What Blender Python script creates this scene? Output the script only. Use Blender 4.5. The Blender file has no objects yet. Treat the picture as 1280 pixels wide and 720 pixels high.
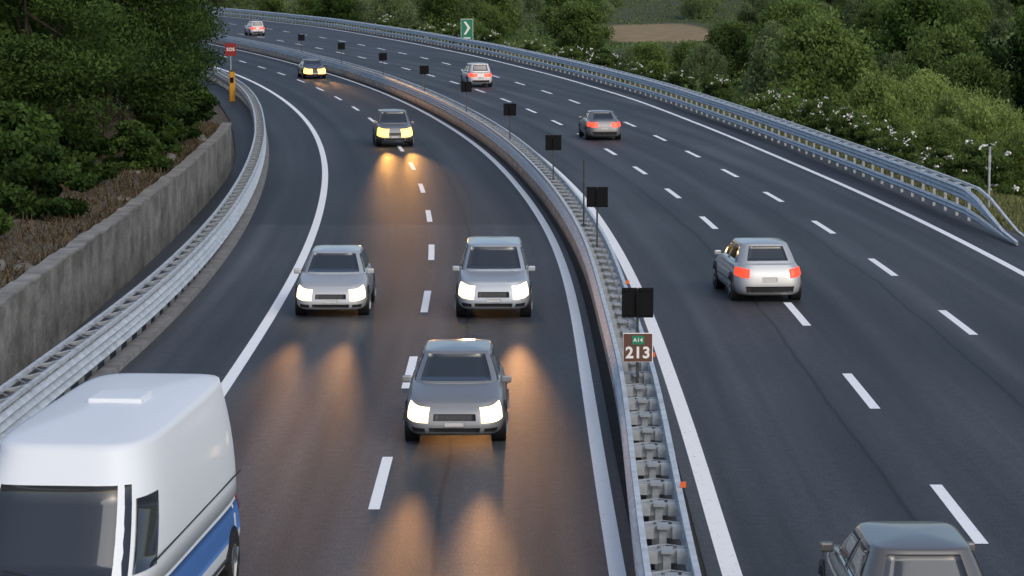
import bpy, math, random
import numpy as np
from mathutils import Vector
random.seed(7); RNG=np.random.default_rng(7)
scn=bpy.context.scene; C=scn.collection
R=math.radians
FPX=3289.0; HC=8.2
# ------------------------------------------------------------------ materials
def newmat(name):
    m=bpy.data.materials.new(name); m.use_nodes=True
    nt=m.node_tree; b=nt.nodes['Principled BSDF']; return m,nt,b
def mat(name,col,rough=.6,metal=0,coat=0,noise=0,nscale=8,emit=None,estr=0,bump=0,spec=.5):
    m,nt,b=newmat(name)
    b.inputs['Base Color'].default_value=(*col,1); b.inputs['Roughness'].default_value=rough
    b.inputs['Metallic'].default_value=metal; b.inputs['Coat Weight'].default_value=coat
    b.inputs['Coat Roughness'].default_value=.08; b.inputs['Specular IOR Level'].default_value=spec
    if emit: b.inputs['Emission Color'].default_value=(*emit,1); b.inputs['Emission Strength'].default_value=estr
    if noise:
        tc=nt.nodes.new('ShaderNodeTexCoord'); n=nt.nodes.new('ShaderNodeTexNoise'); n.inputs['Scale'].default_value=nscale; n.inputs['Detail'].default_value=6
        nt.links.new(tc.outputs['Object'],n.inputs['Vector'])
        mr=nt.nodes.new('ShaderNodeMapRange'); mr.inputs['From Min'].default_value=.3; mr.inputs['From Max'].default_value=.7
        mr.inputs['To Min'].default_value=1-noise; mr.inputs['To Max'].default_value=1+noise
        nt.links.new(n.outputs['Fac'],mr.inputs['Value'])
        mx=nt.nodes.new('ShaderNodeMix'); mx.data_type='RGBA'; mx.blend_type='MULTIPLY'; mx.inputs['Factor'].default_value=1
        mx.inputs[6].default_value=(*col,1); nt.links.new(mr.outputs[0],mx.inputs[7]); nt.links.new(mx.outputs[2],b.inputs['Base Color'])
        if bump:
            bp=nt.nodes.new('ShaderNodeBump'); bp.inputs['Strength'].default_value=bump; bp.inputs['Distance'].default_value=.05
            nt.links.new(n.outputs['Fac'],bp.inputs['Height']); nt.links.new(bp.outputs[0],b.inputs['Normal'])
    return m
def asphalt(name,base,lanes,step_y=None,seed=0):
    m,nt,b=newmat(name); N=nt.nodes; L=nt.links
    uv=N.new('ShaderNodeUVMap'); uv.uv_map='UVMap'
    sep=N.new('ShaderNodeSeparateXYZ'); L.new(uv.outputs[0],sep.inputs[0])
    tc=N.new('ShaderNodeTexCoord')
    def noise(vec,scale,detail=4):
        n=N.new('ShaderNodeTexNoise'); n.inputs['Scale'].default_value=scale; n.inputs['Detail'].default_value=detail; L.new(vec,n.inputs['Vector']); return n.outputs['Fac']
    def mapv(vec,sx,sy):
        mp=N.new('ShaderNodeMapping'); mp.inputs['Scale'].default_value=(sx,sy,1); mp.inputs['Location'].default_value=(seed,seed,0); L.new(vec,mp.inputs[0]); return mp.outputs[0]
    def rng(v,a,b_,c,d):
        r=N.new('ShaderNodeMapRange'); r.inputs[1].default_value=a; r.inputs[2].default_value=b_; r.inputs[3].default_value=c; r.inputs[4].default_value=d; L.new(v,r.inputs[0]); return r.outputs[0]
    def mul(a,c):
        k=N.new('ShaderNodeMath'); k.operation='MULTIPLY'; L.new(a,k.inputs[0]); L.new(c,k.inputs[1]); return k.outputs[0]
    streak=rng(noise(mapv(uv.outputs[0],1.6,.02),1.0,5),.3,.7,.62,1.38)
    blot=rng(noise(mapv(uv.outputs[0],.25,.06),1.0,3),.3,.7,.72,1.28)
    grain=rng(noise(tc.outputs['Object'],30,3),.3,.7,.4,1.6)
    grain2=rng(noise(tc.outputs['Object'],5,6),.3,.7,.80,1.2)
    f=mul(mul(streak,blot),mul(grain,grain2))
    a=N.new('ShaderNodeMath'); a.operation='MULTIPLY_ADD'; L.new(sep.outputs[0],a.inputs[0]); a.inputs[1].default_value=2*math.pi/(lanes[1]/2); a.inputs[2].default_value=-2*math.pi*lanes[0]/(lanes[1]/2)
    c=N.new('ShaderNodeMath'); c.operation='COSINE'; L.new(a.outputs[0],c.inputs[0])
    f=mul(f,rng(c.outputs[0],-1,1,.78,1.16))
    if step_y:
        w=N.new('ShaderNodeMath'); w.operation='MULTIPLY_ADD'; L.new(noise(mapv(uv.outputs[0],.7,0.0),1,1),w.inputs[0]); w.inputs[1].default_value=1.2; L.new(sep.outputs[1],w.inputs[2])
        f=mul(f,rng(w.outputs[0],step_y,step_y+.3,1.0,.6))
    for u0 in lanes[2]:
        s=N.new('ShaderNodeMath'); s.operation='SUBTRACT'; L.new(sep.outputs[0],s.inputs[0]); s.inputs[1].default_value=u0
        s2=N.new('ShaderNodeMath'); s2.operation='MULTIPLY_ADD'; L.new(noise(mapv(uv.outputs[0],0,.15),1,4),s2.inputs[0]); s2.inputs[1].default_value=.5; L.new(s.outputs[0],s2.inputs[2])
        ab=N.new('ShaderNodeMath'); ab.operation='ABSOLUTE'; L.new(s2.outputs[0],ab.inputs[0])
        f=mul(f,rng(ab.outputs[0],.02,.06,.45,1))
    mx=N.new('ShaderNodeMix'); mx.data_type='RGBA'; mx.blend_type='MULTIPLY'; mx.inputs['Factor'].default_value=1
    mx.inputs[6].default_value=(*base,1); L.new(f,mx.inputs[7]); L.new(mx.outputs[2],b.inputs['Base Color'])
    b.inputs['Roughness'].default_value=.58; b.inputs['Specular IOR Level'].default_value=.36
    bp=N.new('ShaderNodeBump'); bp.inputs['Strength'].default_value=.5; bp.inputs['Distance'].default_value=.02
    L.new(noise(tc.outputs['Object'],36,3),bp.inputs['Height']); L.new(bp.outputs[0],b.inputs['Normal'])
    return m
def leafmat(name,dark,light,trans=.3):
    m,nt,b=newmat(name); N=nt.nodes; L=nt.links
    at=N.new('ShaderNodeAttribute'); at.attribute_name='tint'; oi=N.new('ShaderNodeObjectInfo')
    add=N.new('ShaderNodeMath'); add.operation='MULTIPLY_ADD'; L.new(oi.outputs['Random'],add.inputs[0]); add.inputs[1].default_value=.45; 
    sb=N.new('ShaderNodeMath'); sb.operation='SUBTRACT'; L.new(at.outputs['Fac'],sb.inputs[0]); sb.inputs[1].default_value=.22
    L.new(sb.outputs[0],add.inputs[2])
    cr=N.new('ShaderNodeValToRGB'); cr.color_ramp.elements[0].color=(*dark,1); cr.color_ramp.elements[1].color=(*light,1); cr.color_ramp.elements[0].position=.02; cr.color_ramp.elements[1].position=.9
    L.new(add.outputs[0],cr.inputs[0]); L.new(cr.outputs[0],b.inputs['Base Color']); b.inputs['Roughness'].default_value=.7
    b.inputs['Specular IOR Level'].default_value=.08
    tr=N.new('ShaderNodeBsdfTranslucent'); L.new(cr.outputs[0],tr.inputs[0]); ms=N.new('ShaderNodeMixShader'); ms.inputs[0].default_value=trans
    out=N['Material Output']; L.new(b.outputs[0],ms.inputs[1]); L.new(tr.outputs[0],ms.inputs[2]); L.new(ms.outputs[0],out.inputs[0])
    return m
def brushed(name,col,rough,metal,streak=.25):
    return mat(name,col,rough,metal,noise=streak,nscale=3,bump=.05)
M={}
M['steel']=brushed('galvanised steel',(.58,.63,.67),.5,.25,.2)
M['steel2']=brushed('dull galvanised steel',(.36,.39,.41),.6,.2,.3)
M['post']=mat('dark steel post',(.05,.055,.06),.6,.3,noise=.3)
M['rustglow']=mat('weathered beam with painted headlight warmth',(.42,.36,.31),.75,0,noise=.4,nscale=2.2,bump=.2)  # weathered steel; the beige also paints in warm headlight reflection
M['concrete']=mat('stained concrete',(.22,.215,.20),.9,0,noise=.35,nscale=1.6,bump=.5)
M['kerb']=mat('kerb concrete',(.20,.20,.20),.9,0,noise=.3,nscale=3)
M['median']=mat('median dirt',(.022,.022,.022),.95,0,noise=.4,nscale=3)
M['black']=mat('black plastic',(.004,.0045,.006),.75,spec=.2)
M['trim']=mat('black trim',(.015,.015,.017),.45)
M['tyre']=mat('tyre rubber',(.012,.012,.012),.85)
M['rim']=mat('alloy rim',(.3,.31,.32),.35,.8)
M['glass']=mat('dark car glass',(.03,.036,.043),.06,0,coat=1)
M['plate']=mat('number plate',(.5,.5,.48),.5)
M['hl']=mat('lit headlight',(1,.9,.7),.2,emit=(1,.72,.36),estr=3.4)
M['hlo']=mat('lit amber headlight',(1,.6,.15),.2,emit=(1,.50,.08),estr=4.5)
M['tl']=mat('lit tail light',(.6,.03,.02),.3,emit=(1,.05,.015),estr=1.7)
M['tlf']=mat('bright red tail light',(.6,.03,.02),.3,emit=(1,.05,.02),estr=2.6)
M['brown']=mat('brown sign face',(.11,.045,.032),.5)
M['signgreen']=mat('green sign face',(.01,.20,.11),.5)
M['white']=mat('white sign paint',(.8,.8,.78),.5)
M['red']=mat('red sign face',(.24,.015,.015),.5)
M['yellow']=mat('yellow enamel',(.55,.27,.02),.5)
M['orange']=mat('orange reflector',(.7,.12,.02),.4)
M['bark']=mat('bark',(.06,.048,.036),.95,0,noise=.4,nscale=6,bump=.6)
M['rock']=mat('grey rock',(.12,.115,.10),.95,0,noise=.4,nscale=4,bump=.8)
M['leafdark']=leafmat('dark foliage',(.012,.030,.009),(.085,.15,.036))
M['leafmid']=leafmat('mid green foliage',(.038,.070,.022),(.21,.30,.085),.4)
M['leafgrey']=leafmat('grey green foliage',(.06,.095,.045),(.28,.36,.16),.4)
M['leafbright']=leafmat('yellow green foliage',(.075,.125,.03),(.33,.42,.13),.4)
M['flower']=mat('white petals',(.75,.75,.72),.7)
M['grass']=leafmat('verge grass blades',(.06,.08,.025),(.24,.25,.11))
M['dry']=leafmat('dry grass blades',(.06,.045,.028),(.19,.15,.09))
def marking():
    m,nt,b=newmat('road paint'); N=nt.nodes; L=nt.links
    tc=N.new('ShaderNodeTexCoord'); n=N.new('ShaderNodeTexNoise'); n.inputs['Scale'].default_value=11; n.inputs['Detail'].default_value=8; L.new(tc.outputs['Object'],n.inputs[0])
    cr=N.new('ShaderNodeValToRGB'); cr.color_ramp.elements[0].position=.25; cr.color_ramp.elements[0].color=(.55,.57,.59,1); cr.color_ramp.elements[1].position=.40; cr.color_ramp.elements[1].color=(.95,.97,.98,1)
    L.new(n.outputs['Fac'],cr.inputs[0]); L.new(cr.outputs[0],b.inputs['Base Color']); b.inputs['Roughness'].default_value=.6; return m
M['paint']=marking()
def paintmat(name,col,metal=.3,coat=.7,rough=.36): return mat(name,col,rough,metal,coat=coat)
# ------------------------------------------------------------------ helpers
def meshobj(name,V,F,material,parent=None,smooth=False,loc=None):
    me=bpy.data.meshes.new(name); me.from_pydata([tuple(v) for v in V],[],[tuple(f) for f in F]); me.update()
    if material: me.materials.append(material)
    if smooth: me.polygons.foreach_set('use_smooth',[True]*len(me.polygons))
    o=bpy.data.objects.new(name,me); C.objects.link(o)
    if parent: o.parent=parent
    if loc is not None: o.location=loc
    return o
def empty(name,loc,label,cat,group=None,rz=0):
    o=bpy.data.objects.new(name,None); C.objects.link(o); o.location=loc; o.rotation_euler=(0,0,rz); o.empty_display_size=.3
    o['label']=label; o['category']=cat
    if group: o['group']=group
    return o
def struct(o): o['kind']='structure'; return o
class MB:
    def __init__(s): s.V=[]; s.F=[]
    def box(s,c,d,rz=0):
        n=len(s.V); cs,sn=math.cos(rz),math.sin(rz)
        for z in(-.5,.5):
            for x,y in((-.5,-.5),(.5,-.5),(.5,.5),(-.5,.5)):
                X,Y=x*d[0],y*d[1]; s.V.append((c[0]+X*cs-Y*sn,c[1]+X*sn+Y*cs,c[2]+z*d[2]))
        s.F+=[(n,n+3,n+2,n+1),(n+4,n+5,n+6,n+7)]+[(n+i,n+(i+1)%4,n+4+(i+1)%4,n+4+i) for i in range(4)]; return s
    def tube(s,p,q,r0,r1=None,k=8):
        r1=r0 if r1 is None else r1; p,q=Vector(p),Vector(q); d=(q-p).normalized(); a=d.orthogonal().normalized(); b=d.cross(a); n=len(s.V)
        for c,r in((p,r0),(q,r1)):
            for i in range(k):
                t=2*math.pi*i/k; s.V.append(tuple(c+a*r*math.cos(t)+b*r*math.sin(t)))
        s.F+=[(n+i,n+(i+1)%k,n+k+(i+1)%k,n+k+i) for i in range(k)]+[tuple(range(n+k-1,n-1,-1)),tuple(range(n+k,n+2*k))]; return s
    def prism(s,pts,y0,y1):
        n=len(s.V); k=len(pts)
        for y in(y0,y1):
            for x,z in pts: s.V.append((x,y,z))
        s.F+=[(n+i,n+(i+1)%k,n+k+(i+1)%k,n+k+i) for i in range(k)]+[tuple(range(n+k-1,n-1,-1)),tuple(range(n+k,n+2*k))]; return s
    def obj(s,name,m,parent=None,smooth=False,loc=None,bevel=0):
        o=meshobj(name,s.V,s.F,m,parent,smooth,loc)
        if bevel: b=o.modifiers.new('b','BEVEL'); b.width=bevel; b.segments=2
        return o
def text(txt,size,m,parent,loc,name='lettering',bold=.022):
    cu=bpy.data.curves.new('t','FONT'); cu.body=txt; cu.size=size; cu.align_x='CENTER'; cu.align_y='CENTER'; cu.extrude=.003; cu.offset=size*bold; cu.space_character=1.06
    t=bpy.data.objects.new('t',cu); C.objects.link(t); bpy.context.view_layer.update()
    me=bpy.data.meshes.new_from_object(t.evaluated_get(bpy.context.evaluated_depsgraph_get())); bpy.data.objects.remove(t)
    me.materials.clear(); me.materials.append(m)
    o=bpy.data.objects.new(name,me); C.objects.link(o); o.parent=parent; o.location=loc; o.rotation_euler=(R(90),0,0); return o
# ------------------------------------------------------------------ road curves (plan view, metres)
YS=np.arange(-80,1701,1.0)
def crv(tab,sig=8):
    y=np.array([t[0] for t in tab],float); x=np.array([t[1] for t in tab],float)
    P=np.arange(-140,1761,1.0); v=np.interp(P,y,x)
    s=(x[-1]-x[-2])/(y[-1]-y[-2]); v=np.where(P>y[-1],x[-1]+s*(P-y[-1]),v)
    k=np.exp(-.5*(np.arange(-30,31)/sig)**2); k/=k.sum(); w=np.convolve(v,k,'same'); return w[60:60+len(YS)]
L2=crv([(-80,1.45),(40,1.45),(51,1.52),(69.5,1.6),(78.6,1.45),(89,1.1),(100.6,.46),(115.8,-.53),(132.6,-2.0),(148.5,-3.85),(164.8,-6.0),(184.3,-9.2),(203.6,-12.9),(221,-16.7),(243,-21.8),(262,-26.6),(300,-37),(350,-53),(420,-79),(500,-112)])
L0=crv([(-80,-5.8),(45,-5.75),(66,-5.85),(79.8,-6.19),(92,-6.7),(108.8,-7.67),(123.5,-8.84),(139.5,-10.4),(154.5,-12.2),(172.5,-14.8),(191,-18),(210,-21.8),(243,-29.6),(262,-34.6),(300,-45.5),(350,-61.8),(420,-88),(500,-121)])
L5=crv([(-80,14.5),(50,14.4),(73.7,14.3),(83,14.1),(97,13.6),(115,12.6),(140,11.1),(172,8.4),(206,3.8),(247,-3.0),(294,-12.5),(350,-25.5),(400,-41),(500,-76)])
OFF=crv([(-80,1.5),(30,1.52),(36,1.58),(46,1.72),(63,1.78),(75,1.8),(86,1.9),(98,2.1),(123,2.3),(150,2.6),(250,3.0),(500,3.2)],4)
L3=L2+OFF; LA=L3+(L5-L3)/3; LB=L3+(L5-L3)*2/3; L1=(L0+L2)/2
MED=L2+crv([(-80,.38),(28,.42),(36,.58),(47.5,.84),(60,.80),(71,.82),(85,.76),(500,.76)],4)
GL=crv([(-80,-8.9),(45,-8.77),(51,-8.5),(60,-8.2),(79.8,-8.6),(100,-9.7),(123,-11.5),(150,-14.3),(172,-17.2),(203,-23),(243,-32.5),(262,-37.5),(300,-48.5),(350,-64.8),(420,-91),(500,-124)])
GR=L5+1.45
WX=crv([(-80,-9.9),(30,-9.9),(52,-10.1),(82,-10.6),(112,-11.8),(123,-12.9),(150,-16.0),(172,-19.2),(203,-25),(243,-34.5),(300,-50.5),(350,-67),(420,-93),(500,-126)])
def X(c,y): return np.interp(y,YS,c)
def slope(c,y): return (X(c,y+1)-X(c,y-1))/2
def rise(y):
    y=np.asarray(y,float); s=.0085
    z=np.where(y<120,0,np.where(y<180,s*(y-120)**2/120,s*(y-150)))
    return np.where(y>480,s*330,z)
def ysteps(y0,y1,near=2.0):
    out=[y0]
    while out[-1]<y1: out.append(min(y1,out[-1]+(near if out[-1]<300 else near*2.5)))
    return out
def ribbon(name,ca,cb,y0,y1,z,m,nlat=10,ref=L2):
    ys=ysteps(y0,y1); V=[];F=[];UV=[]
    for y in ys:
        a,b=float(X(ca,y)),float(X(cb,y)); r=float(X(ref,y)); h=float(rise(y))+z
        for i in range(nlat+1):
            x=a+(b-a)*i/nlat; V.append((x,y,h)); UV.append((x-r,y))
    n=nlat+1
    for j in range(len(ys)-1):
        for i in range(nlat): F.append((j*n+i,j*n+i+1,(j+1)*n+i+1,(j+1)*n+i))
    o=meshobj(name,V,F,m,smooth=True)
    uv=o.data.uv_layers.new(name='UVMap')
    li=np.zeros(len(o.data.loops),int); o.data.loops.foreach_get('vertex_index',li)
    uv.data.foreach_set('uv',np.array(UV)[li].ravel()); return o
def sweep(name,c,prof,y0,y1,m,parent,closed=False,near=2.0,zfun=None,smooth=False):
    ys=ysteps(y0,y1,near); V=[];F=[]; k=len(prof)
    for y in ys:
        s=float(slope(c,y)); n=1/math.hypot(1,s); x=float(X(c,y)); h=float(rise(y)); zs=1 if zfun is None else zfun(y)
        for o_,z in prof: V.append((x+o_*n,y-o_*s*n*1.0,h+z*zs))
    for j in range(len(ys)-1):
        for i in range(k if closed else k-1):
            i2=(i+1)%k; F.append((j*k+i,j*k+i2,(j+1)*k+i2,(j+1)*k+i))
    if closed: F.append(tuple(range(k))); F.append(tuple(range((len(ys)-1)*k,len(ys)*k))[::-1])
    o=meshobj(name,V,F,m,parent,smooth)
    if parent: o.location=-Vector(parent.location)
    return o
# ------------------------------------------------------------------ roads
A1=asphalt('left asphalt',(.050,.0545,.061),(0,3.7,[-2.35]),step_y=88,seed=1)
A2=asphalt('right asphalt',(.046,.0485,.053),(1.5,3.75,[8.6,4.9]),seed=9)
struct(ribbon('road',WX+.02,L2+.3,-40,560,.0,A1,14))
struct(ribbon('road',L3-.35,GR+.75,-40,560,.0,A2,16))
struct(ribbon('median_strip',L2+.3,L3-.35,-40,560,-.01,M['median'],2))
def linemark(c,w,y0,y1,z=.006,dash=None,off=0):
    V=[];F=[]
    def seg(a,b):
        ys=ysteps(a,b)
        n0=len(V)
        for y in ys:
            s=float(slope(c,y)); n=1/math.hypot(1,s); x=float(X(c,y)); h=float(rise(y))+z
            V.append((x-w/2/n,y,h)); V.append((x+w/2/n,y,h))
        for j in range(len(ys)-1): F.append((n0+2*j,n0+2*j+1,n0+2*j+3,n0+2*j+2))
    if dash is None: seg(y0,y1)
    else:
        y=off
        while y<y1: 
            if y>=y0: seg(y-2.25,y+2.25)
            y+=dash
    return struct(meshobj('road_marking',V,F,M['paint']))
linemark(L0,.25,-40,520); linemark(L2,.24,-40,520); linemark(L3,.28,-40,520); linemark(L5,.24,-40,520)
linemark(L1,.18,-30,500,dash=12.1,off=42.4-12.1*6); linemark(LA,.20,-30,500,dash=12.1,off=39.9-12.1*6); linemark(LB,.20,-30,500,dash=12.1,off=50.4-12.1*6)
# ------------------------------------------------------------------ terrain
def sm(t): t=np.clip(t,0,1); return t*t*(3-2*t)
def nz(x,y): return np.sin(x*.31+y*.11)*.4+np.sin(x*.13-y*.23+2)*.5+np.sin(x*.71+y*.57+1)*.22+np.sin(x*1.3-y*1.1)*.12
def tz(x,y):
    x=np.asarray(x,float); y=np.asarray(y,float); b=rise(y)-.07
    wx=X(WX,y); u=wx-.2-x; v=x-(X(L5,y)+3.6)
    hw=np.clip(1.62+.2*(y-50)/60,1.5,1.85); t=sm((y-109)/8)
    ramp=(1-t)*(u>0)+t*sm(u/5)
    zl=hw*ramp+.13*np.clip(u,0,15)+.22*np.clip(u-15,0,130)+nz(x,y)*.35*sm(u/4)*(u>0)
    zr=-2.6*sm(v/10)+.03*np.clip(v-70,0,400)+nz(x*.4,y*.4)*.9*sm(v/14)*(1-.8*sm((y-330)/40)*sm((480-y)/30))+sm((y-440)/500)*32*sm(v/60)+.03*np.clip(y-900,0,900)
    return b+np.where(u>0,zl,0)+np.where(v>0,zr,0)*(v>0)
lu=[600,350,200,140,100,75,55,42,32,26,21,17,14,11.5,9.5,8,6.6,5.4,4.3,3.4,2.6,1.9,1.3,.7,.3,.02,-.02]
rv=[0,.7,1.5,2.4,3.4,4.6,6,7.6,9.4,11.5,14,17,21,26,32,39,47,56,67,80,95,112,132,155,180,210,250,300,370,460,600,800,1100,1500]
rows=list(np.arange(-40,300,2.5))+list(np.arange(300,700,7))+list(np.arange(700,1650,25))
V=[];F=[]
for y in rows:
    wx=float(X(WX,y)); g=float(X(L5,y))+3.6
    xs=[wx-.2-u for u in lu]+[wx+1.2]+[wx+1.2+(g-wx-1.2)*t for t in(.25,.5,.75)]+[g+v for v in rv]
    zz=tz(xs,np.full(len(xs),y)); V+=[(a,y,b) for a,b in zip(xs,zz)]
n=len(xs)
for j in range(len(rows)-1):
    for i in range(n-1): F.append((j*n+i,j*n+i+1,(j+1)*n+i+1,(j+1)*n+i))
def groundmat():
    m,nt,b=newmat('earth and scrub'); N=nt.nodes; L=nt.links
    tc=N.new('ShaderNodeTexCoord'); 
    def nn(s,d=6):
        n=N.new('ShaderNodeTexNoise'); n.inputs['Scale'].default_value=s; n.inputs['Detail'].default_value=d; L.new(tc.outputs['Object'],n.inputs[0]); return n
    a=nn(.35); c=nn(4,8)
    r1=N.new('ShaderNodeValToRGB'); e=r1.color_ramp.elements; e[0].position=.35; e[0].color=(.04,.031,.023,1); e[1].position=.65; e[1].color=(.15,.115,.085,1)
    L.new(c.outputs['Fac'],r1.inputs[0])
    r2=N.new('ShaderNodeValToRGB'); e=r2.color_ramp.elements; e[0].position=.3; e[0].color=(.03,.045,.018,1); e[1].position=.7; e[1].color=(.09,.11,.045,1); L.new(c.outputs['Fac'],r2.inputs[0])
    sp=N.new('ShaderNodeSeparateXYZ'); L.new(tc.outputs['Object'],sp.inputs[0])
    at=N.new('ShaderNodeAttribute'); at.attribute_name='green'
    def mth(op,a_,b_,c_=None):
        k=N.new('ShaderNodeMath'); k.operation=op
        for i,v in enumerate((a_,b_,c_)):
            if v is None: continue
            if isinstance(v,(int,float)): k.inputs[i].default_value=v
            else: L.new(v,k.inputs[i])
        return k.outputs[0]
    md=mth('MULTIPLY_ADD',a.outputs['Fac'],.9,-.45)
    ad=N.new('ShaderNodeMath'); ad.operation='ADD'; ad.use_clamp=True; L.new(md,ad.inputs[0]); L.new(at.outputs['Fac'],ad.inputs[1])
    mx=N.new('ShaderNodeMix'); mx.data_type='RGBA'; L.new(ad.outputs[0],mx.inputs[0]); L.new(r1.outputs[0],mx.inputs[6]); L.new(r2.outputs[0],mx.inputs[7])
    fx=mth('DIVIDE',mth('SUBTRACT',sp.outputs[0],22.5),8.5); fy=mth('DIVIDE',mth('SUBTRACT',sp.outputs[1],412),48)
    d=mth('ADD',mth('POWER',mth('ABSOLUTE',fx,0),3),mth('POWER',mth('ABSOLUTE',fy,0),3)); mr=N.new('ShaderNodeMapRange'); mr.inputs[1].default_value=1.3; mr.inputs[2].default_value=.8; L.new(mth('MULTIPLY_ADD',a.outputs['Fac'],.8,mth('SUBTRACT',d,.4)),mr.inputs[0])
    fc=N.new('ShaderNodeValToRGB'); e=fc.color_ramp.elements; e[0].position=.35; e[0].color=(.22,.16,.08,1); e[1].position=.65; e[1].color=(.33,.245,.13,1); L.new(a.outputs['Fac'],fc.inputs[0])
    m2=N.new('ShaderNodeMix'); m2.data_type='RGBA'; L.new(mr.outputs[0],m2.inputs[0]); L.new(mx.outputs[2],m2.inputs[6]); L.new(fc.outputs[0],m2.inputs[7])
    L.new(m2.outputs[2],b.inputs['Base Color']); b.inputs['Roughness'].default_value=.95
    bp=N.new('ShaderNodeBump'); bp.inputs['Distance'].default_value=.15; bp.inputs['Strength'].default_value=.7; L.new(c.outputs['Fac'],bp.inputs['Height']); L.new(bp.outputs[0],b.inputs['Normal'])
    return m
g=struct(meshobj('ground',V,F,groundmat(),smooth=True))
VA=np.array(V); gr=g.data.attributes.new('green','FLOAT','POINT')
vv=VA[:,0]-(np.array([float(X(L5,y)) for y in VA[:,1]])+3.6); gr.data.foreach_set('value',np.where(vv>1.0,.9,np.where(vv>-1,.5,.12)))
def infield(x,y,m=0): return (np.abs(x-22.5)<8.5+m)&(np.abs(y-412)<46+m)
# ------------------------------------------------------------------ retaining wall and kerb
t=empty('retaining_wall',(float(X(WX,30)),30,0),'long stained grey concrete retaining wall behind the left guardrail','wall')
ys=list(np.arange(10,114,.75)); wt=[random.uniform(-.035,.035) for _ in ys]
def wallsec(extra,z0,zadd):
    V=[];F=[]
    for q,y in enumerate(ys):
        x=float(X(WX,y)); h=float(np.clip(1.62+.2*(y-50)/60,1.5,1.85))+.12+wt[q]
        for o_,z in((extra,z0 if z0 is not None else h+.002),(extra,h+zadd),(-.38-extra,h+zadd),(-.38-extra,z0 if z0 is not None else h+.002)): V.append((x+o_,y,z))
    for j in range(len(ys)-1):
        for i in range(4): F.append((j*4+i,j*4+(i+1)%4,(j+1)*4+(i+1)%4,(j+1)*4+i))
    F.append((0,1,2,3)); F.append(tuple(len(V)-4+i for i in(3,2,1,0))); return V,F
def wallmat():
    m,nt,b=newmat('weathered retaining concrete'); N=nt.nodes; L=nt.links
    tc=N.new('ShaderNodeTexCoord')
    def nn(sc,s,d):
        mp=N.new('ShaderNodeMapping'); mp.inputs['Scale'].default_value=sc; L.new(tc.outputs['Object'],mp.inputs[0])
        n=N.new('ShaderNodeTexNoise'); n.inputs['Scale'].default_value=s; n.inputs['Detail'].default_value=d; n.inputs['Roughness'].default_value=.62; L.new(mp.outputs[0],n.inputs[0]); return n.outputs['Fac']
    def ramp(f,a,ca,b_,cb):
        cr=N.new('ShaderNodeValToRGB'); e=cr.color_ramp.elements; e[0].position=a; e[0].color=(*ca,1); e[1].position=b_; e[1].color=(*cb,1); L.new(f,cr.inputs[0]); return cr.outputs[0]
    A=ramp(nn((1,.5,1),1.3,10),.32,(.11,.11,.10),.68,(.29,.29,.275)); B=ramp(nn((1,.6,.25),1.6,7),.34,(.55,.54,.5),.58,(1,1,1))
    mx=N.new('ShaderNodeMix'); mx.data_type='RGBA'; mx.blend_type='MULTIPLY'; mx.inputs[0].default_value=.8; L.new(A,mx.inputs[6]); L.new(B,mx.inputs[7])
    L.new(mx.outputs[2],b.inputs['Base Color']); b.inputs['Roughness'].default_value=.95
    bp=N.new('ShaderNodeBump'); bp.inputs['Strength'].default_value=.9; bp.inputs['Distance'].default_value=.07; L.new(nn((1,1,1),5,10),bp.inputs['Height']); L.new(bp.outputs[0],b.inputs['Normal']); return m
V,F=wallsec(0,-.1,0); meshobj('wall_face',V,F,wallmat(),t,loc=-t.location)
V,F=wallsec(.015,None,.06); meshobj('coping',V,F,M['concrete'],t,loc=-t.location)
struct(sweep('kerb',GL,[(.22,0),(.20,.12),(-.10,.13),(-.12,0)],-30,420,M['kerb'],None))
# ------------------------------------------------------------------ guardrails
def wave(z0,z1,off,depth,n,sgn):
    P=[]; k=n*4
    for i in range(k+1):
        t=i/k; P.append((off+sgn*depth*(.5-.5*math.cos(2*math.pi*n*t)),z0+(z1-z0)*t))
    B=[(o-sgn*.012,z) for o,z in reversed(P)]
    return P+B
def posts(c,ys,mk,parent,name,limit=95):
    first=None; rest=[]
    for i,y in enumerate(ys):
        s=float(slope(c,y)); loc=Vector((float(X(c,y)),y,float(rise(y))))
        if i<limit:
            if first is None: first=mk(name,parent); o=first
            else: o=first.copy(); C.objects.link(o); o.parent=parent
            o.location=loc-Vector(parent.location); o.rotation_euler=(0,0,-math.atan(s))
        else: rest.append((loc-Vector(parent.location),-math.atan(s)))
    if rest:
        me=first.data; V=[];F=[]; bv=[v.co.copy() for v in me.vertices]; bf=[tuple(p.vertices) for p in me.polygons]
        for l,a in rest:
            n=len(V); cs,sn=math.cos(a),math.sin(a)
            V+=[(l.x+v.x*cs-v.y*sn,l.y+v.x*sn+v.y*cs,l.z+v.z) for v in bv]; F+=[tuple(k+n for k in f) for f in bf]
        o=meshobj(name,V,F,me.materials[0],parent); o['kind']='stuff'
t=empty('guardrail',(float(X(GL,30)),30,0),'grey steel guardrail with lattice top along the left hard shoulder by the wall','guardrail')
sweep('front_beam',GL,wave(.34,.86,.0,.085,3,1),15,330,M['steel'],t,True)
sweep('top_rail',GL,[(-.02,.94),(.06,.94),(.06,1.01),(-.02,1.01)],15,330,M['steel'],t,True)
sweep('rear_rail',GL,[(-.46,.91),(-.38,.91),(-.38,1.0),(-.46,1.0)],15,330,M['steel'],t,True)
sweep('rear_beam',GL,wave(.50,.76,-.46,.05,2,-1),15,330,M['steel2'],t,True)
def mkp(name,parent):
    b=MB(); b.box((-.2,0,.43),(.10,.12,.86)); b.box((-.2,0,.89),(.44,.05,.07)); b.tube((-.02,0,.98),(-.40,.75,.96),.016,k=5); b.tube((-.40,.75,.96),(-.02,1.5,.98),.016,k=5)
    b.box((-.2,0,.6),(.36,.07,.06)); return b.obj(name,M['steel2'],parent)
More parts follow.
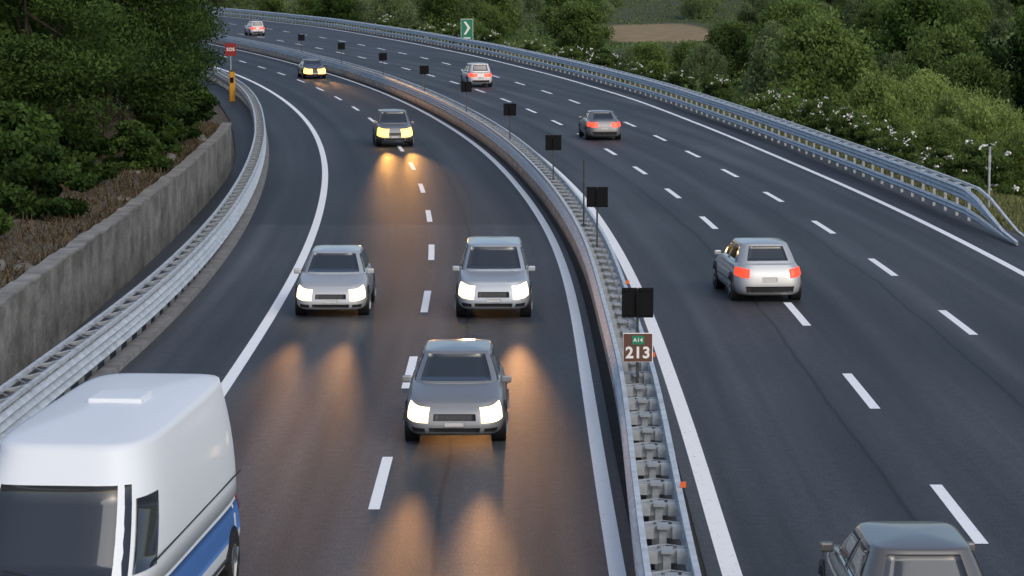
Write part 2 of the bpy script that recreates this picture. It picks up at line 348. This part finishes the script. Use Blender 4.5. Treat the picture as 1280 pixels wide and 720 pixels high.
posts(GL,np.arange(42,330,1.5),mkp,t,'post')
t=empty('median_barrier',(float(X(MED,30)),30,0),'double sided steel crash barrier with ladder of spacers between the two carriageways','crash barrier')
for sg in(-1,1):
    sweep('beam',MED,wave(.50,.92,sg*.30,.085,3,sg),15,420,M['steel'],t,True)
    sweep('top_rail',MED,[(sg*.30-.04,.96),(sg*.30+.04,.96),(sg*.30+.04,1.04),(sg*.30-.04,1.04)],15,420,M['steel'],t,True)
sweep('lower_beam',MED,wave(.06,.44,-.32,.04,1,-1),15,420,M['rustglow'],t,True)
sweep('lower_beam',MED,wave(.10,.40,.32,.04,1,1),15,420,M['steel2'],t,True)
def mkm(name,parent):
    b=MB(); b.box((0,0,.46),(.10,.14,.92)); b.box((0,.0,.86),(.50,.03,.18)); b.box((-.19,.03,.86),(.13,.30,.16)); b.box((.19,.03,.86),(.13,.30,.16))
    b.box((0,.02,.93),(.16,.34,.03)); b.tube((-.26,.1,.95),(0,.36,.93),.014,k=5); b.tube((.26,.1,.95),(0,.36,.93),.014,k=5)
    b.box((0,0,.3),(.56,.05,.05)); return b.obj(name,M['steel2'],parent)
posts(MED,np.arange(30,420,1.5),mkm,t,'spacer_post')
for y in(36.6,49.5,61.5):
    MB().box((0,0,0),(.08,.04,.08)).obj('reflector',M['orange'],t,loc=Vector((float(X(MED,y))+.36,y,1.085))-Vector(t.location))
def zf(y): return .12+.88*float(sm((y-80.5)/8.5))
t=empty('guardrail',(float(X(GR,81)),81,0),'grey two-beam steel guardrail along the outer right edge, near end sloping to the ground','guardrail')
sweep('upper_beam',GR,wave(.72,1.18,.0,.085,3,-1),80.5,520,M['steel'],t,True,zfun=zf)
sweep('lower_beam',GR,wave(.22,.50,.0,.07,2,-1),80.5,520,M['steel'],t,True,zfun=zf)
sweep('rear_rail',GR,[(.38,1.08),(.46,1.08),(.46,1.18),(.38,1.18)],80.5,520,M['steel'],t,True,zfun=zf)
def mkr(name,parent):
    b=MB(); b.box((.2,0,.55),(.10,.12,1.1)); b.box((.2,0,1.13),(.44,.05,.06)); b.box((.1,0,.95),(.2,.07,.2)); return b.obj(name,M['steel2'],parent)
posts(GR,np.arange(89,520,2.0),mkr,t,'post')
# ------------------------------------------------------------------ median panels and sign
words=['directly above the brown 213 sign','second from the camera','third from the camera','fourth from the camera','fifth from the camera','sixth from the camera','seventh from the camera','eighth from the camera','farthest in the row']
PY=[47.9,71.3,95,119,143,166,188,210,232]
for i,y in enumerate(PY):
    p=Vector((float(X(MED,y)),y,float(rise(y))))
    t=empty('glare_panel',p,'black twin panel on a median barrier post, '+words[i],'panel','black panels along the median barrier',rz=-math.atan(float(slope(MED,y))))
    MB().box((0,.03,1.27),(.05,.05,2.54)).obj('post',M['post'],t)
    for s in(-1,1):
        b=MB(); b.box((s*.15,-.015,2.28),(.28,.03,.55)); b.box((s*.15,-.034,2.5),(.25,.012,.02)); b.box((s*.15,-.034,2.06),(.25,.012,.02)); b.obj('panel',M['black'],t,bevel=.012)
    MB().box((0,-.06,2.28),(.05,.05,.4)).obj('bracket',M['black'],t)
y=47.6; x=float(X(MED,y))
t=empty('kilometre_sign',(x,y,0),'small brown sign reading 213 with a green A14 plate on the median barrier','sign')
MB().box((0,0,1.49),(.55,.02,.54)).obj('border',M['white'],t,bevel=.008)
MB().box((0,-.014,1.49),(.52,.012,.51)).obj('board',M['brown'],t)
MB().box((0,-.026,1.63),(.22,.01,.16)).obj('road_number_plate',M['signgreen'],t)
text('A14',.10,M['white'],t,(0,-.036,1.63)); text('213',.29,M['white'],t,(0,-.026,1.39),bold=.03)
MB().box((0,.03,.9),(.05,.035,1.6)).obj('post',M['post'],t)
y=77; t=empty('marker_pole',(float(X(MED,y))-.1,y,0),'thin dark pole standing on the median barrier between two black panels','pole')
MB().tube((0,0,0),(0,0,2.9),.03,.02).obj('pole',M['post'],t); MB().box((0,0,.99),(.16,.16,.03)).obj('base_plate',M['post'],t)
y=268; x=(584-640)/FPX*y
z0=float(tz(x,y))
t=empty('chevron_sign',(x,y,z0),'green sign with white chevron standing beyond the right guardrail far away','sign')
h0=8.2-78/FPX*y*1.0-z0
MB().box((-.35,.05,(h0+2)/2),(.09,.09,h0+2)).box((.35,.05,(h0+2)/2),(.09,.09,h0+2)).obj('post',M['steel2'],t)
MB().box((0,0,h0+1.1),(1.25,.04,2.2)).obj('border',M['white'],t)
MB().box((0,-.03,h0+1.1),(1.17,.02,2.12)).obj('board',M['signgreen'],t)
MB().prism([(-.34,h0+1.92),(-.1,h0+1.92),(.34,h0+1.3),(-.1,h0+.62),(-.34,h0+.62),(.06,h0+1.3)],-.06,-.045).obj('chevron',M['white'],t)
MB().box((0,-.052,h0+.28),(.7,.015,.12)).obj('stripe',M['white'],t)
y=93; t=empty('marker_post',(16.9,y,float(tz(16.9,y))),'slim grey post standing behind the near end of the right guardrail','post')
MB().tube((0,0,0),(0,0,2.35),.045,.045).obj('pole',M['steel2'],t); MB().tube((0,0,2.35),(0,0,2.42),.065,.03).obj('cap',M['black'],t); MB().box((0,-.05,1.9),(.09,.02,.25)).obj('plate',M['steel2'],t)
y=172; x=(291-640)/FPX*y
z=float(tz(x,y)); t=empty('emergency_phone',(x,y,z),'tall yellow emergency phone column at the bend behind the left guardrail','emergency phone')
hc=8.2-116/FPX*y-z
MB().box((0,0,hc/2),(.36,.32,hc)).obj('column',M['yellow'],t,bevel=.05); MB().box((0,-.17,hc*.72),(.24,.02,.35)).obj('speaker_panel',M['black'],t); MB().box((0,0,hc+.03),(.42,.38,.05)).obj('cap',M['trim'],t)
y=199; x=(289.5-640)/FPX*y; z=float(tz(x,y)); hs=8.2-89/FPX*y-z
t=empty('emergency_sign',(x,y,z),'small red sign with white SOS lettering above the yellow column on the left','sign')
MB().tube((0,.04,0),(0,.04,hs+.4),.04).obj('post',M['steel2'],t); MB().box((0,0,hs),(.84,.03,.95)).obj('board',M['red'],t,bevel=.01); text('SOS',.34,M['white'],t,(0,-.025,hs))
# ------------------------------------------------------------------ vehicles
def lerp(tab,x): return float(np.interp(x,[a for a,b in tab],[b for a,b in tab]))
def sq(phi,n): 
    s,c=math.sin(phi),math.cos(phi); r=1/((abs(s)**n+abs(c)**n)**(1/n)); return r*s,r*c
CAR=dict(L=4.25,W=.89,zb=.19,deck=[(-2.13,.86),(-1.9,.96),(-1.2,.97),(.6,.98),(1.0,.95),(1.8,.80),(2.13,.64)],zc=.90,roof=1.48,yf=(1.12,.28),yr=(-1.85,-1.38),w=(.80,.60),sw=[(50,86),(93,126)],tl=(.62,.92),wb=1.3,wr=.32)
SEDAN=dict(CAR,L=4.6,deck=[(-2.3,.90),(-2.1,1.0),(-1.4,1.0),(.6,.96),(1.1,.93),(2.0,.78),(2.3,.62)],yf=(1.15,.3),yr=(-1.75,-1.0),roof=1.44,wb=1.38)
SUV=dict(CAR,L=4.4,W=.90,zb=.25,deck=[(-2.2,.95),(-2,1.06),(.8,1.08),(1.2,1.05),(1.95,.92),(2.2,.75)],zc=1.0,roof=1.70,yf=(1.15,.45),yr=(-2.05,-1.75),w=(.83,.66),wr=.36)
VAN=dict(CAR,L=7.8,W=1.18,zb=.28,deck=[(-3.9,1.32),(2.6,1.34),(3.1,1.26),(3.7,1.0),(3.9,.82)],zc=1.18,roof=2.78,yf=(3.3,2.1),yr=(-3.87,-3.7),w=(1.15,.93),sw=[(42,52)],tl=(.6,.95),wb=2.4,wr=.39)
def vehicle(name,label,cat,loc,rz,P,paint,front_lit=False,tail_lit=False,hl=None,tl=None,group=None,stripe=None,power=0,lcol=(1,.47,.17),hr=(28,47,.50,.92),tr=(31,50)):
    t=empty(name,loc,label,cat,group,rz)
    hl_=P['L']/2; Wd=P['W']; zb=P['zb']
    Wt=[(0,.88),(.1,.96),(.35,1.0),(.7,.985),(.88,.95),(1,.88)]; Lt=[(0,.95),(.12,.99),(.35,1.0),(.65,.985),(.85,.955),(1,.90)]
    van=P is VAN
    def body(phi,h):
        a,b=sq(phi,7); x=Wd*lerp(Wt,h)*a; y=hl_*lerp(Lt,h)*b
        return Vector((x,y,zb+h*(lerp(P['deck'],y)-zb)))
    def cabin(phi,h):
        f=P['yf'][0]+(P['yf'][1]-P['yf'][0])*h; r=P['yr'][0]+(P['yr'][1]-P['yr'][0])*h; w=P['w'][0]+(P['w'][1]-P['w'][0])*(h**(2.2 if van else 1.25))
        a,b=sq(phi,6); return Vector((w*a,(f+r)/2+(f-r)/2*b,P['zc']+h*(P['roof']-.05-P['zc'])))
    def loft(fn,name,hs,m,dome,N=72):
        V=[];F=[]
        for h in hs:
            for i in range(N): V.append(fn(2*math.pi*i/N,h))
        top=[V[-N+i].copy() for i in range(N)]; cy=sum(v.y for v in top)/N
        for k,s in enumerate((.93,.8,.6,.35,.1)):
            for v in top:
                yy=cy+(v.y-cy)*(s*.25+.75*min(1,s*1.25) if dome<.02 else s); x=v.x*s
                zt=(lerp(P['deck'],yy)+.03*(1-s*s)) if fn is body else v.z+dome*(1-s**2.2)
                V.append(Vector((x,yy,zt)))
        nr=len(V)//N
        for j in range(nr-1):
            for i in range(N): F.append((j*N+i,j*N+(i+1)%N,(j+1)*N+(i+1)%N,(j+1)*N+i))
        F.append(tuple((nr-1)*N+i for i in range(N))); F.append(tuple(N-1-i for i in range(N)))
        return meshobj(name,V,F,m,t,True)
    loft(body,'body',[0,.05,.12,.22,.35,.5,.65,.76,.86,.93,.98,1],paint,.0)
    loft(cabin,'roof',[0,.15,.3,.45,.6,.72,.82,.9,.96,1],paint,.10 if van else .05)
    def patch(fn,name,a,b,h0,h1,m,off=.008,parent=None,nu=10,nv=5):
        V=[];F=[]
        for lay in(off,-.01):
            for j in range(nv+1):
                for i in range(nu+1):
                    u=i/nu; v=j/nv; phi=R(a+(b-a)*u); h=h0+(h1-h0)*v; e=.004
                    p=fn(phi,h); n=(fn(phi+e,h)-fn(phi-e,h)).cross(fn(phi,min(1,h+e))-fn(phi,max(0,h-e))).normalized()
                    if n.dot(Vector((p.x,p.y,0)))<0: n=-n
                    V.append(p+n*lay)
        W=nu+1; K=W*(nv+1)
        for j in range(nv):
            for i in range(nu): F.append((j*W+i,j*W+i+1,(j+1)*W+i+1,(j+1)*W+i))
        ed=[i for i in range(W)]+[j*W+nu for j in range(1,nv+1)]+[nv*W+i for i in range(nu-1,-1,-1)]+[j*W for j in range(nv-1,0,-1)]
        for q in range(len(ed)):
            p_,r_=ed[q],ed[(q+1)%len(ed)]; F.append((p_,r_,r_+K,p_+K))
        return meshobj(name,V,F,m,parent or t,True)
    patch(cabin,'windscreen',-40 if van else -41,40 if van else 41,.10 if van else .18,.74 if van else .93,M['glass'])
    patch(cabin,'rear_window',145,215,.35 if van else .25,.9,M['glass'])
    for a,b in P['sw']:
        patch(cabin,'side_window',a,b,.14,.64 if van else .88,M['glass']); patch(cabin,'side_window',360-b,360-a,.14,.64 if van else .88,M['glass'])
    HM=hl or (M['hl'] if front_lit else M['glass']); TM=tl or (M['tl'] if tail_lit else M['red'])
    for s in(1,-1):
        patch(body,'headlight',s*hr[0],s*hr[1],hr[2],hr[3],HM,.012); patch(body,'taillight',180+s*tr[0],180+s*tr[1],P['tl'][0]+.02,P['tl'][1]-.03,TM,.012)
        patch(body,'fog_lamp_recess',s*31,s*42,.14,.30,M['trim'],.006)
    patch(body,'grille',-23,23,.58,.78,M['trim']); patch(body,'lower_intake',-27,27,.14,.32,M['trim'],.006)
    patch(body,'number_plate',-11,11,.38,.52,M['plate'],.014); patch(body,'number_plate',168,192,.50,.66,M['plate'],.014); patch(body,'rear_bumper_strip',145,215,.10,.34,M['trim'],.006)
    if stripe:
        patch(body,'side_stripe',50,130,.40,.80,stripe,.005); patch(body,'side_stripe',230,310,.40,.80,stripe,.005)
        patch(body,'front_stripe',-26,26,.80,.92,stripe,.005)
        MB().box((0,-.9,P['roof']+.06),(.7,.7,.08)).obj('roof_vent',paint,t,bevel=.03)
        for s in(-1,1):
            MB().tube((s*.15,P['yf'][0]+.0,P['zc']+.20),(s*.15+.62,P['yf'][0]-.14,P['zc']+.30),.018,.012).obj('wiper',M['trim'],t)
            MB().box((s*(P['w'][0]-.003),-.4,P['zc']+.30),(.012,5.6,.02)).obj('slide_rail',M['trim'],t)
    for s in(-1,1):
        b=MB(); b.box((s*(P['w'][0]+.10),P['yf'][0]-.38,P['zc']+.10),(.18,.09,.13)); b.obj('wing_mirror',paint,t,bevel=.03)
        b=MB(); b.box((s*(Wd-.01),.05,.5),(.03,P['L']*.5,.03)).obj('side_moulding',M['trim'],t)
        for q in(-1,1):
            r=P['wr']; cy=q*P['wb']
            MB().tube((s*(Wd-.25),cy,r+.02),(s*(Wd+.004),cy,r+.02),r+.06,k=28).obj('wheel_arch',M['trim'],t)
            w=MB().tube((s*(Wd-.22),cy,r),(s*(Wd+.012),cy,r),r,k=28).obj('wheel',M['tyre'],t,bevel=.02)
            rm=MB(); rm.tube((s*(Wd+.0),cy,r),(s*(Wd+.018),cy,r),r*.62,r*.55,k=20)
            for k in range(5):
                a=2*math.pi*k/5; rm.tube((s*(Wd+.02),cy,r),(s*(Wd+.02),cy+math.cos(a)*r*.6,r+math.sin(a)*r*.6),.035,.025,k=5)
            rm.obj('rim',M['rim'],w)
    if power:
        for s in(-1,1):
            ld=bpy.data.lights.new('headlight_beam','SPOT'); ld.energy=power; ld.color=lcol; ld.spot_size=R(34); ld.spot_blend=1; ld.shadow_soft_size=.16
            lo=bpy.data.objects.new('headlight_beam',ld); C.objects.link(lo); lo.parent=t; lo.location=(s*Wd*.64,hl_+.2,.72); lo.rotation_euler=(R(96.5),0,0); lo.scale=(.36,1,1)
    return t
silver=paintmat('silver paint',(.47,.49,.51),.35); white=paintmat('white paint',(.76,.81,.86),0,.15,.55); wcar=paintmat('white car paint',(.62,.60,.62),0); dgrey=paintmat('dark grey paint',(.08,.085,.092),.4); wgrey=paintmat('warm grey paint',(.15,.145,.142),.3); mgrey=paintmat('soft grey paint',(.25,.262,.275),.35); grey=paintmat('mid grey paint',(.20,.205,.215),.35); bgrey=paintmat('blue grey paint',(.42,.46,.50),.35); blue=mat('blue stripe',(.06,.17,.46),.5)
def carpos(x,y): return Vector((x,y,float(rise(y))+.006))
def put(name,label,cat,x,yend,facing,P,paint,c=L2,turn=0,**k):
    y=yend+P['L']/2; a=-math.atan(float(slope(c,y)))
    return vehicle(name,label,cat,carpos(x,y),a+R(turn)+(math.pi if facing<0 else 0),P,paint,**k)
put('car','silver hatchback with lit headlights in the left lane beside the white edge line','car',-4.4,63.2,-1,CAR,silver,front_lit=True,power=1300)
put('car','pale blue grey tall car with lit headlights coming towards the camera beside the median','car',-.45,62.8,-1,SUV,bgrey,front_lit=True,power=1800)
put('car','grey car with lit headlights, nearest of the oncoming cars beside the median','car',-1.0,45.6,-1,CAR,mgrey,front_lit=True,power=1300)
put('car','oncoming grey car with glowing amber headlights in mid distance before the bend','car',-5.9,128,-1,SUV,grey,hl=M['hlo'],power=5000,lcol=(1,.45,.10),hr=(19,49,.44,.96))  # headlight patches enlarged beyond lamp size to imitate their glow
put('car','dark oncoming car with amber headlights farthest away on the left carriageway','car',-15.6,203,-1,SEDAN,dgrey,hl=M['hlo'],power=8000,lcol=(1,.45,.10),hr=(14,49,.38,.98))  # lamp glow imitated by even larger headlight patches
put('van','large white delivery van with blue side stripe in the lower left corner','van',-5.1,28.6,-1,VAN,white,front_lit=True,stripe=blue,turn=-4)
put('car','silver car with lit tail lights driving away, to the right of the 213 sign','car',6.38,66.2,1,CAR,silver,tail_lit=True,c=LA,turn=4)
put('car','grey car with red tail lights driving away, right of the fourth black panel','car',4.5,133,1,SEDAN,grey,tl=M['tlf'],c=LA,tr=(22,50))
put('car','white car with red tail lights driving away, right of the fifth black panel','car',-2.6,190,1,SUV,wcar,tl=M['tlf'],c=LA,tr=(16,50))
put('car','white car with red tail lights farthest away at the top of the bend','car',-30.6,312,1,SUV,wcar,tl=M['tlf'],c=LA,tr=(12,50))
put('car','warm dark grey car cut off by the bottom right edge of the view','car',4.9,30.0,1,CAR,wgrey,tail_lit=True)
# ------------------------------------------------------------------ vegetation
def leafmesh(name,P,tint,size,m,aspect=.6,up=0):
    n=len(P); a=RNG.normal(size=(n,3)); a[:,2]+=up; a/=np.linalg.norm(a,axis=1,keepdims=True); b=np.cross(a,RNG.normal(size=(n,3))); b/=np.linalg.norm(b,axis=1,keepdims=True)
    s=(size*RNG.uniform(.6,1.3,n))[:,None]; a=a*s; b=b*s*aspect
    V=np.stack([P-a,P+b,P+a,P-b],1).reshape(-1,3)
    me=bpy.data.meshes.new(name); me.vertices.add(4*n); me.vertices.foreach_set('co',V.ravel()); me.loops.add(4*n); me.loops.foreach_set('vertex_index',np.arange(4*n)); me.polygons.add(n); me.polygons.foreach_set('loop_start',np.arange(0,4*n,4)); 
    try: me.polygons.foreach_set('loop_total',np.full(n,4))
    except Exception: pass
    me.update(calc_edges=True); at=me.attributes.new('tint','FLOAT','POINT'); at.data.foreach_set('value',np.repeat(tint,4)); me.materials.append(m); return me
def crown(name,rad,z0,z1,nclump,nleaf,lsize,m,flat=.6,aspect=.6,up=0,cr=(.2,.42)):
    cs=[];rs=[]
    for i in range(nclump):
        t=random.random(); zz=z0+(z1-z0)*(.08+.86*t); prof=math.sin(math.pi*min(1,(.22+.72*t)))**.7
        a=random.uniform(0,2*math.pi); rr=rad*prof*math.sqrt(random.uniform(.15,1)); cs.append((rr*math.cos(a)*random.uniform(.8,1),rr*math.sin(a)*random.uniform(.8,1),zz)); rs.append(rad*random.uniform(*cr))
    cs=np.array(cs); rs=np.array(rs); idx=RNG.integers(0,nclump,nleaf); d=RNG.normal(size=(nleaf,3)); d/=np.linalg.norm(d,axis=1,keepdims=True)
    rr=rs[idx]*RNG.uniform(.3,1.2,nleaf)**.7; d[:,2]*=flat; P=cs[idx]+d*rr[:,None]
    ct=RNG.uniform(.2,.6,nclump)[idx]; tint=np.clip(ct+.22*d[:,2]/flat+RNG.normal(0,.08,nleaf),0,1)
    return leafmesh(name,P,tint,lsize,m,aspect,up),cs
def trunkmesh(cs,h,r0,lean=.3,nl=12):
    b=MB(); p=Vector((0,0,-.4)); q=Vector((random.uniform(-lean,lean),random.uniform(-lean,lean),h*.35)); e=Vector((q.x*1.6,q.y*1.6,h*.8))
    b.tube(p,q,r0,r0*.7,8); b.tube(q,e,r0*.7,r0*.2,8)
    for c in cs[:nl]: b.tube(q.lerp(e,random.uniform(0,.7)),c,r0*.35,r0*.08,5)
    me=bpy.data.meshes.new('trunk'); me.from_pydata([tuple(v) for v in b.V],[],b.F); me.materials.append(M['bark']); return me
def variants(n,rad,z0,z1,nc,nl,ls,m,r0,**k):
    out=[]
    for _ in range(n):
        c,cs=crown('crown',rad,z0,z1,nc,nl,ls,m,**k); out.append((c,trunkmesh(cs,z1,r0)))
    return out
def plant(kind,pn,me,x,y,s,label,cat,group,sz=None,sink=.0):
    t=empty(kind,(x,y,float(tz(x,y))-sink),label,cat,group,random.uniform(0,6.28)); t.scale=(s,s,sz or s)
    for nm,mm in zip(pn,me):
        o=bpy.data.objects.new(nm,mm); C.objects.link(o); o.parent=t
        if nm=='flowers': o['kind']='stuff'
    return t
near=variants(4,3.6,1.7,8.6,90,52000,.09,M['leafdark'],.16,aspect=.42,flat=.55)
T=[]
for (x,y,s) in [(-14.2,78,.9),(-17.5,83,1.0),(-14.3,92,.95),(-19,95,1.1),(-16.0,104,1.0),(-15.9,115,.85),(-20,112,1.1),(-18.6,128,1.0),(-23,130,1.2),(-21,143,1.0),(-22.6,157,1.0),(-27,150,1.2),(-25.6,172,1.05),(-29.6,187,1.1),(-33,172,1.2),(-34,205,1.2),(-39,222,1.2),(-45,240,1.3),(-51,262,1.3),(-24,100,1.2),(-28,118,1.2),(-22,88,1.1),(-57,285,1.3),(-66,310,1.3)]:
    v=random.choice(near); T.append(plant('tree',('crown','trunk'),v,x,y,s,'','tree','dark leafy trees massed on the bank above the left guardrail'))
for i,o in enumerate(T): o['label']='dark green leafy tree in the mass of trees on the bank behind the left guardrail'
T[0]['label']='dark tree with slim trunk nearest to the retaining wall on the left bank'; 
nb=variants(3,1.5,.1,2.2,26,9000,.10,M['leafdark'],.05)
for (x,y,s) in [(-12.6,70,.9),(-14.0,73,1.2),(-13.4,80,1.0),(-13.2,101,.9),(-13.9,108,1.0),(-15.3,119,1.0),(-16.7,130,1.0),(-19.6,149,1.1),(-13.3,64,.7),(-24.3,172,1.1),(-29.0,190,1.1),(-12.7,88,.8),(-12.9,95,.7)]:
    plant('shrub',('foliage','stems'),random.choice(nb),x,y,s,'low dark shrub growing at the foot of the trees on the left bank','shrub','shrubs under the trees on the left bank',sink=.15)
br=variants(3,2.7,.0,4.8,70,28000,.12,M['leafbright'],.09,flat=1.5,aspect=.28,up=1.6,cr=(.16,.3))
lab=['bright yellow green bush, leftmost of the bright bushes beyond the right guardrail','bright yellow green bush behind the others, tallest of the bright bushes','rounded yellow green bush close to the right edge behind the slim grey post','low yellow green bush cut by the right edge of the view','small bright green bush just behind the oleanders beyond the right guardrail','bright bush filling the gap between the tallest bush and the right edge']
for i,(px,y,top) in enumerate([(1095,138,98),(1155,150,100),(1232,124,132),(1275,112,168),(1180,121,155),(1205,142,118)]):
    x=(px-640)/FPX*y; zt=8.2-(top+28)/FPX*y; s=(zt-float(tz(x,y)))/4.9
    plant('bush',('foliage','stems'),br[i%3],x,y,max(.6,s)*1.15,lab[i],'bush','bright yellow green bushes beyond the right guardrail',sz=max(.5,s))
ol=[]
for _ in range(3):
    c,cs=crown('foliage',1.3,.0,2.1,30,9000,.10,M['leafmid'],aspect=.3,up=.8); P=[]
    for k in range(22):
        q=cs[random.randrange(len(cs))]; d=Vector((random.gauss(0,1),random.gauss(0,1),abs(random.gauss(0,1)))).normalized()*random.uniform(.42,.6)
        for kk in range(random.randint(4,10)): P.append((q[0]+d.x+random.gauss(0,.08),q[1]+d.y+random.gauss(0,.08),q[2]+d.z*.8+random.gauss(0,.05)))
    fl=leafmesh('flowers',np.array(P),np.ones(len(P)),.06,M['flower'],1.0); ol.append((c,fl,trunkmesh(cs,2.1,.03)))
y=98
while y<330:
    x=float(X(L5,y))+random.uniform(4.0,6.0); s=random.uniform(.65,1.1)
    if random.random()<.8: plant('oleander',('foliage','flowers','stems'),random.choice(ol),x,y,s,'oleander shrub with small white flowers in the row behind the right guardrail','shrub','white flowering oleanders behind the right guardrail',sink=.15)
    y+=random.uniform(2.4,4.8)*(1+(y-98)/120)
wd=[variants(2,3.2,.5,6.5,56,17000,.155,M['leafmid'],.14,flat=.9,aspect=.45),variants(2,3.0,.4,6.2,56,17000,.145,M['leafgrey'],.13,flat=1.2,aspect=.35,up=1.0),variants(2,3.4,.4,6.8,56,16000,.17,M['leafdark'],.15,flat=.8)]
wl=['mid green tree in the woodland beyond the right guardrail','pale grey green tree in the woodland beyond the right guardrail','dark green tree in the woodland beyond the right guardrail']
pts=[]; tries=0
while len(pts)<205 and tries<9000:
    tries+=1; y=135+560*random.random()**.85; lo=float(X(L5,y))+9; hi=.205*y+6
    if hi<lo: continue
    x=random.uniform(lo,hi); s=random.uniform(.6,1.1)*(1+.25*(y>350))
    if infield(np.array(x),np.array(y),3): continue
    px=640+x*FPX/y; g0=float(tz(x,y))
    if 735<px<905 and y<370: 
        mx=(8.2-(50+28)/FPX*y-g0)/6.9
        if mx<.3: continue
        s=min(s,mx)
    if px>1060 and y<170: continue
    if any((x-a)**2+(y-b)**2<(1.9*(s+c))**2 for a,b,c in pts): continue
    pts.append((x,y,s)); k=random.choices([0,1,2],[6,6,1] if px<1080 else [4,3,3])[0]
    plant('tree',('crown','trunk'),random.choice(wd[k]),x,y,s,wl[k],'tree',['mid green','pale grey green','dark green'][k]+' woodland trees beyond the right guardrail',sz=s*random.uniform(.85,1.15) if not(735<px<905 and y<370) else s)
def scatter(name,n,gen,size,m,kind='stuff'):
    P=gen(n); tint=RNG.uniform(.1,.7,len(P)); o=bpy.data.objects.new(name,leafmesh(name,P,tint,size,m)); C.objects.link(o); o['kind']=kind; return o
def und(n):
    y=120+560*RNG.random(n)**1.1; lo=X(L5,y)+7; x=lo+(np.maximum(.21*y+10-lo,5))*RNG.random(n); keep=~infield(x,y); x,y=x[keep],y[keep]
    px=640+x*FPX/y; k=np.where((px>735)&(px<905)&(y>200)&(y<370),.2,1.0)
    z=tz(x,y)+RNG.random(len(x))**1.5*1.3*(1+np.sin(x*.5+y*.3)*.5)*k; return np.stack([x,y,z],1)
o=scatter('undergrowth',160000,und,.20,M['leafmid']); o['label']='low green scrub covering the ground between the trees'; o['category']='undergrowth'
def forest(n):
    nc=n//160; y=690+600*RNG.random(nc); x=-.30*y+.56*y*RNG.random(nc); ok=x>X(L5,y)+15; x,y=x[ok],y[ok]; r=RNG.uniform(3,6,len(x)); z=tz(x,y)+r*.8
    idx=RNG.integers(0,len(x),n); d=RNG.normal(size=(n,3)); d/=np.linalg.norm(d,axis=1,keepdims=True); return np.stack([x[idx],y[idx],z[idx]],1)+d*(r[idx]*RNG.uniform(.7,1.05,n))[:,None]
o=scatter('distant_forest',160000,forest,.75,M['leafdark']); o['label']='far off dark forest covering the hills at the top of the view'; o['category']='forest'
def grassmesh(name,gen,n,h,m,label):
    x,y=gen(n); z=tz(x,y); a=RNG.uniform(0,6.28,len(x)); w=.03; hh=h*RNG.uniform(.4,1.2,len(x)); lx=RNG.normal(0,.12,len(x)); ly=RNG.normal(0,.12,len(x))
    V=np.stack([np.stack([x-np.cos(a)*w,y-np.sin(a)*w,z-.03],1),np.stack([x+np.cos(a)*w,y+np.sin(a)*w,z-.03],1),np.stack([x+lx+.01,y+ly,z+hh],1),np.stack([x+lx-.01,y+ly,z+hh],1)],1).reshape(-1,3); k=len(x)
    me=bpy.data.meshes.new(name); me.from_pydata(V.tolist(),[],np.arange(4*k).reshape(-1,4).tolist()); at=me.attributes.new('tint','FLOAT','POINT'); at.data.foreach_set('value',np.repeat(RNG.random(k),4)); me.materials.append(m)
    o=bpy.data.objects.new(name,me); C.objects.link(o); o['kind']='stuff'; o['label']=label; o['category']='grass'
grassmesh('dry_grass',lambda n:(lambda y:(X(WX,y)-.6-RNG.random(n)**1.3*9,y))(45+100*RNG.random(n)),18000,.20,M['dry'],'dry grass tufts on the bank above the concrete wall')
grassmesh('verge_grass',lambda n:(lambda y:(X(L5,y)+2.5+RNG.random(n)*6,y))(60+200*RNG.random(n)**1.3),60000,.28,M['grass'],'rough grass on the verge behind the right guardrail')
import bmesh
for i in range(24):
    y=random.uniform(52,108); x=float(X(WX,y))-.6-random.random()**1.5*4.0; s=random.uniform(.10,.34)
    bm=bmesh.new(); bmesh.ops.create_icosphere(bm,subdivisions=2,radius=s)
    for v in bm.verts:
        f=1+.3*math.sin(v.co.x*9/s*.3+i)+random.uniform(-.12,.12); v.co*=f; v.co.z*=.6
    me=bpy.data.meshes.new('rock'); bm.to_mesh(me); bm.free(); me.materials.append(M['rock']); o=bpy.data.objects.new('rock',me); C.objects.link(o); o.location=(x,y,float(tz(x,y))+s*.1)
    o['label']='small grey rock lying on the bank just above the concrete wall'; o['category']='rock'; o['group']='rocks on the bank above the wall'
# ------------------------------------------------------------------ light and camera
w=bpy.data.worlds.new('World'); scn.world=w; w.use_nodes=True; nt=w.node_tree; bg=nt.nodes['Background']; sky=nt.nodes.new('ShaderNodeTexSky'); sky.sky_type='NISHITA'; sky.sun_disc=False
EL,RO=R(35),R(150); sky.sun_elevation=EL; sky.sun_rotation=RO; sky.ozone_density=1.5; sky.dust_density=3
nt.links.new(sky.outputs[0],bg.inputs[0]); bg.inputs[1].default_value=.15
sl=bpy.data.lights.new('sun','SUN'); sl.energy=.6; sl.angle=R(40); sl.color=(1,.97,.93); so=bpy.data.objects.new('sun',sl); C.objects.link(so)
e2=R(50); so.rotation_euler=Vector((math.sin(RO)*math.cos(e2),math.cos(RO)*math.cos(e2),math.sin(e2))).to_track_quat('Z','Y').to_euler()
cd=bpy.data.cameras.new('camera'); co=bpy.data.objects.new('camera',cd); C.objects.link(co); co.location=(0,0,HC); co.rotation_euler=(R(90)-math.atan(388/FPX),0,0)
cd.sensor_width=36; cd.lens=36*FPX/1280; cd.clip_end=4000; cd.clip_start=.5; scn.camera=co
scn.view_settings.view_transform='Standard'; scn.view_settings.look='None'; scn.view_settings.exposure=0
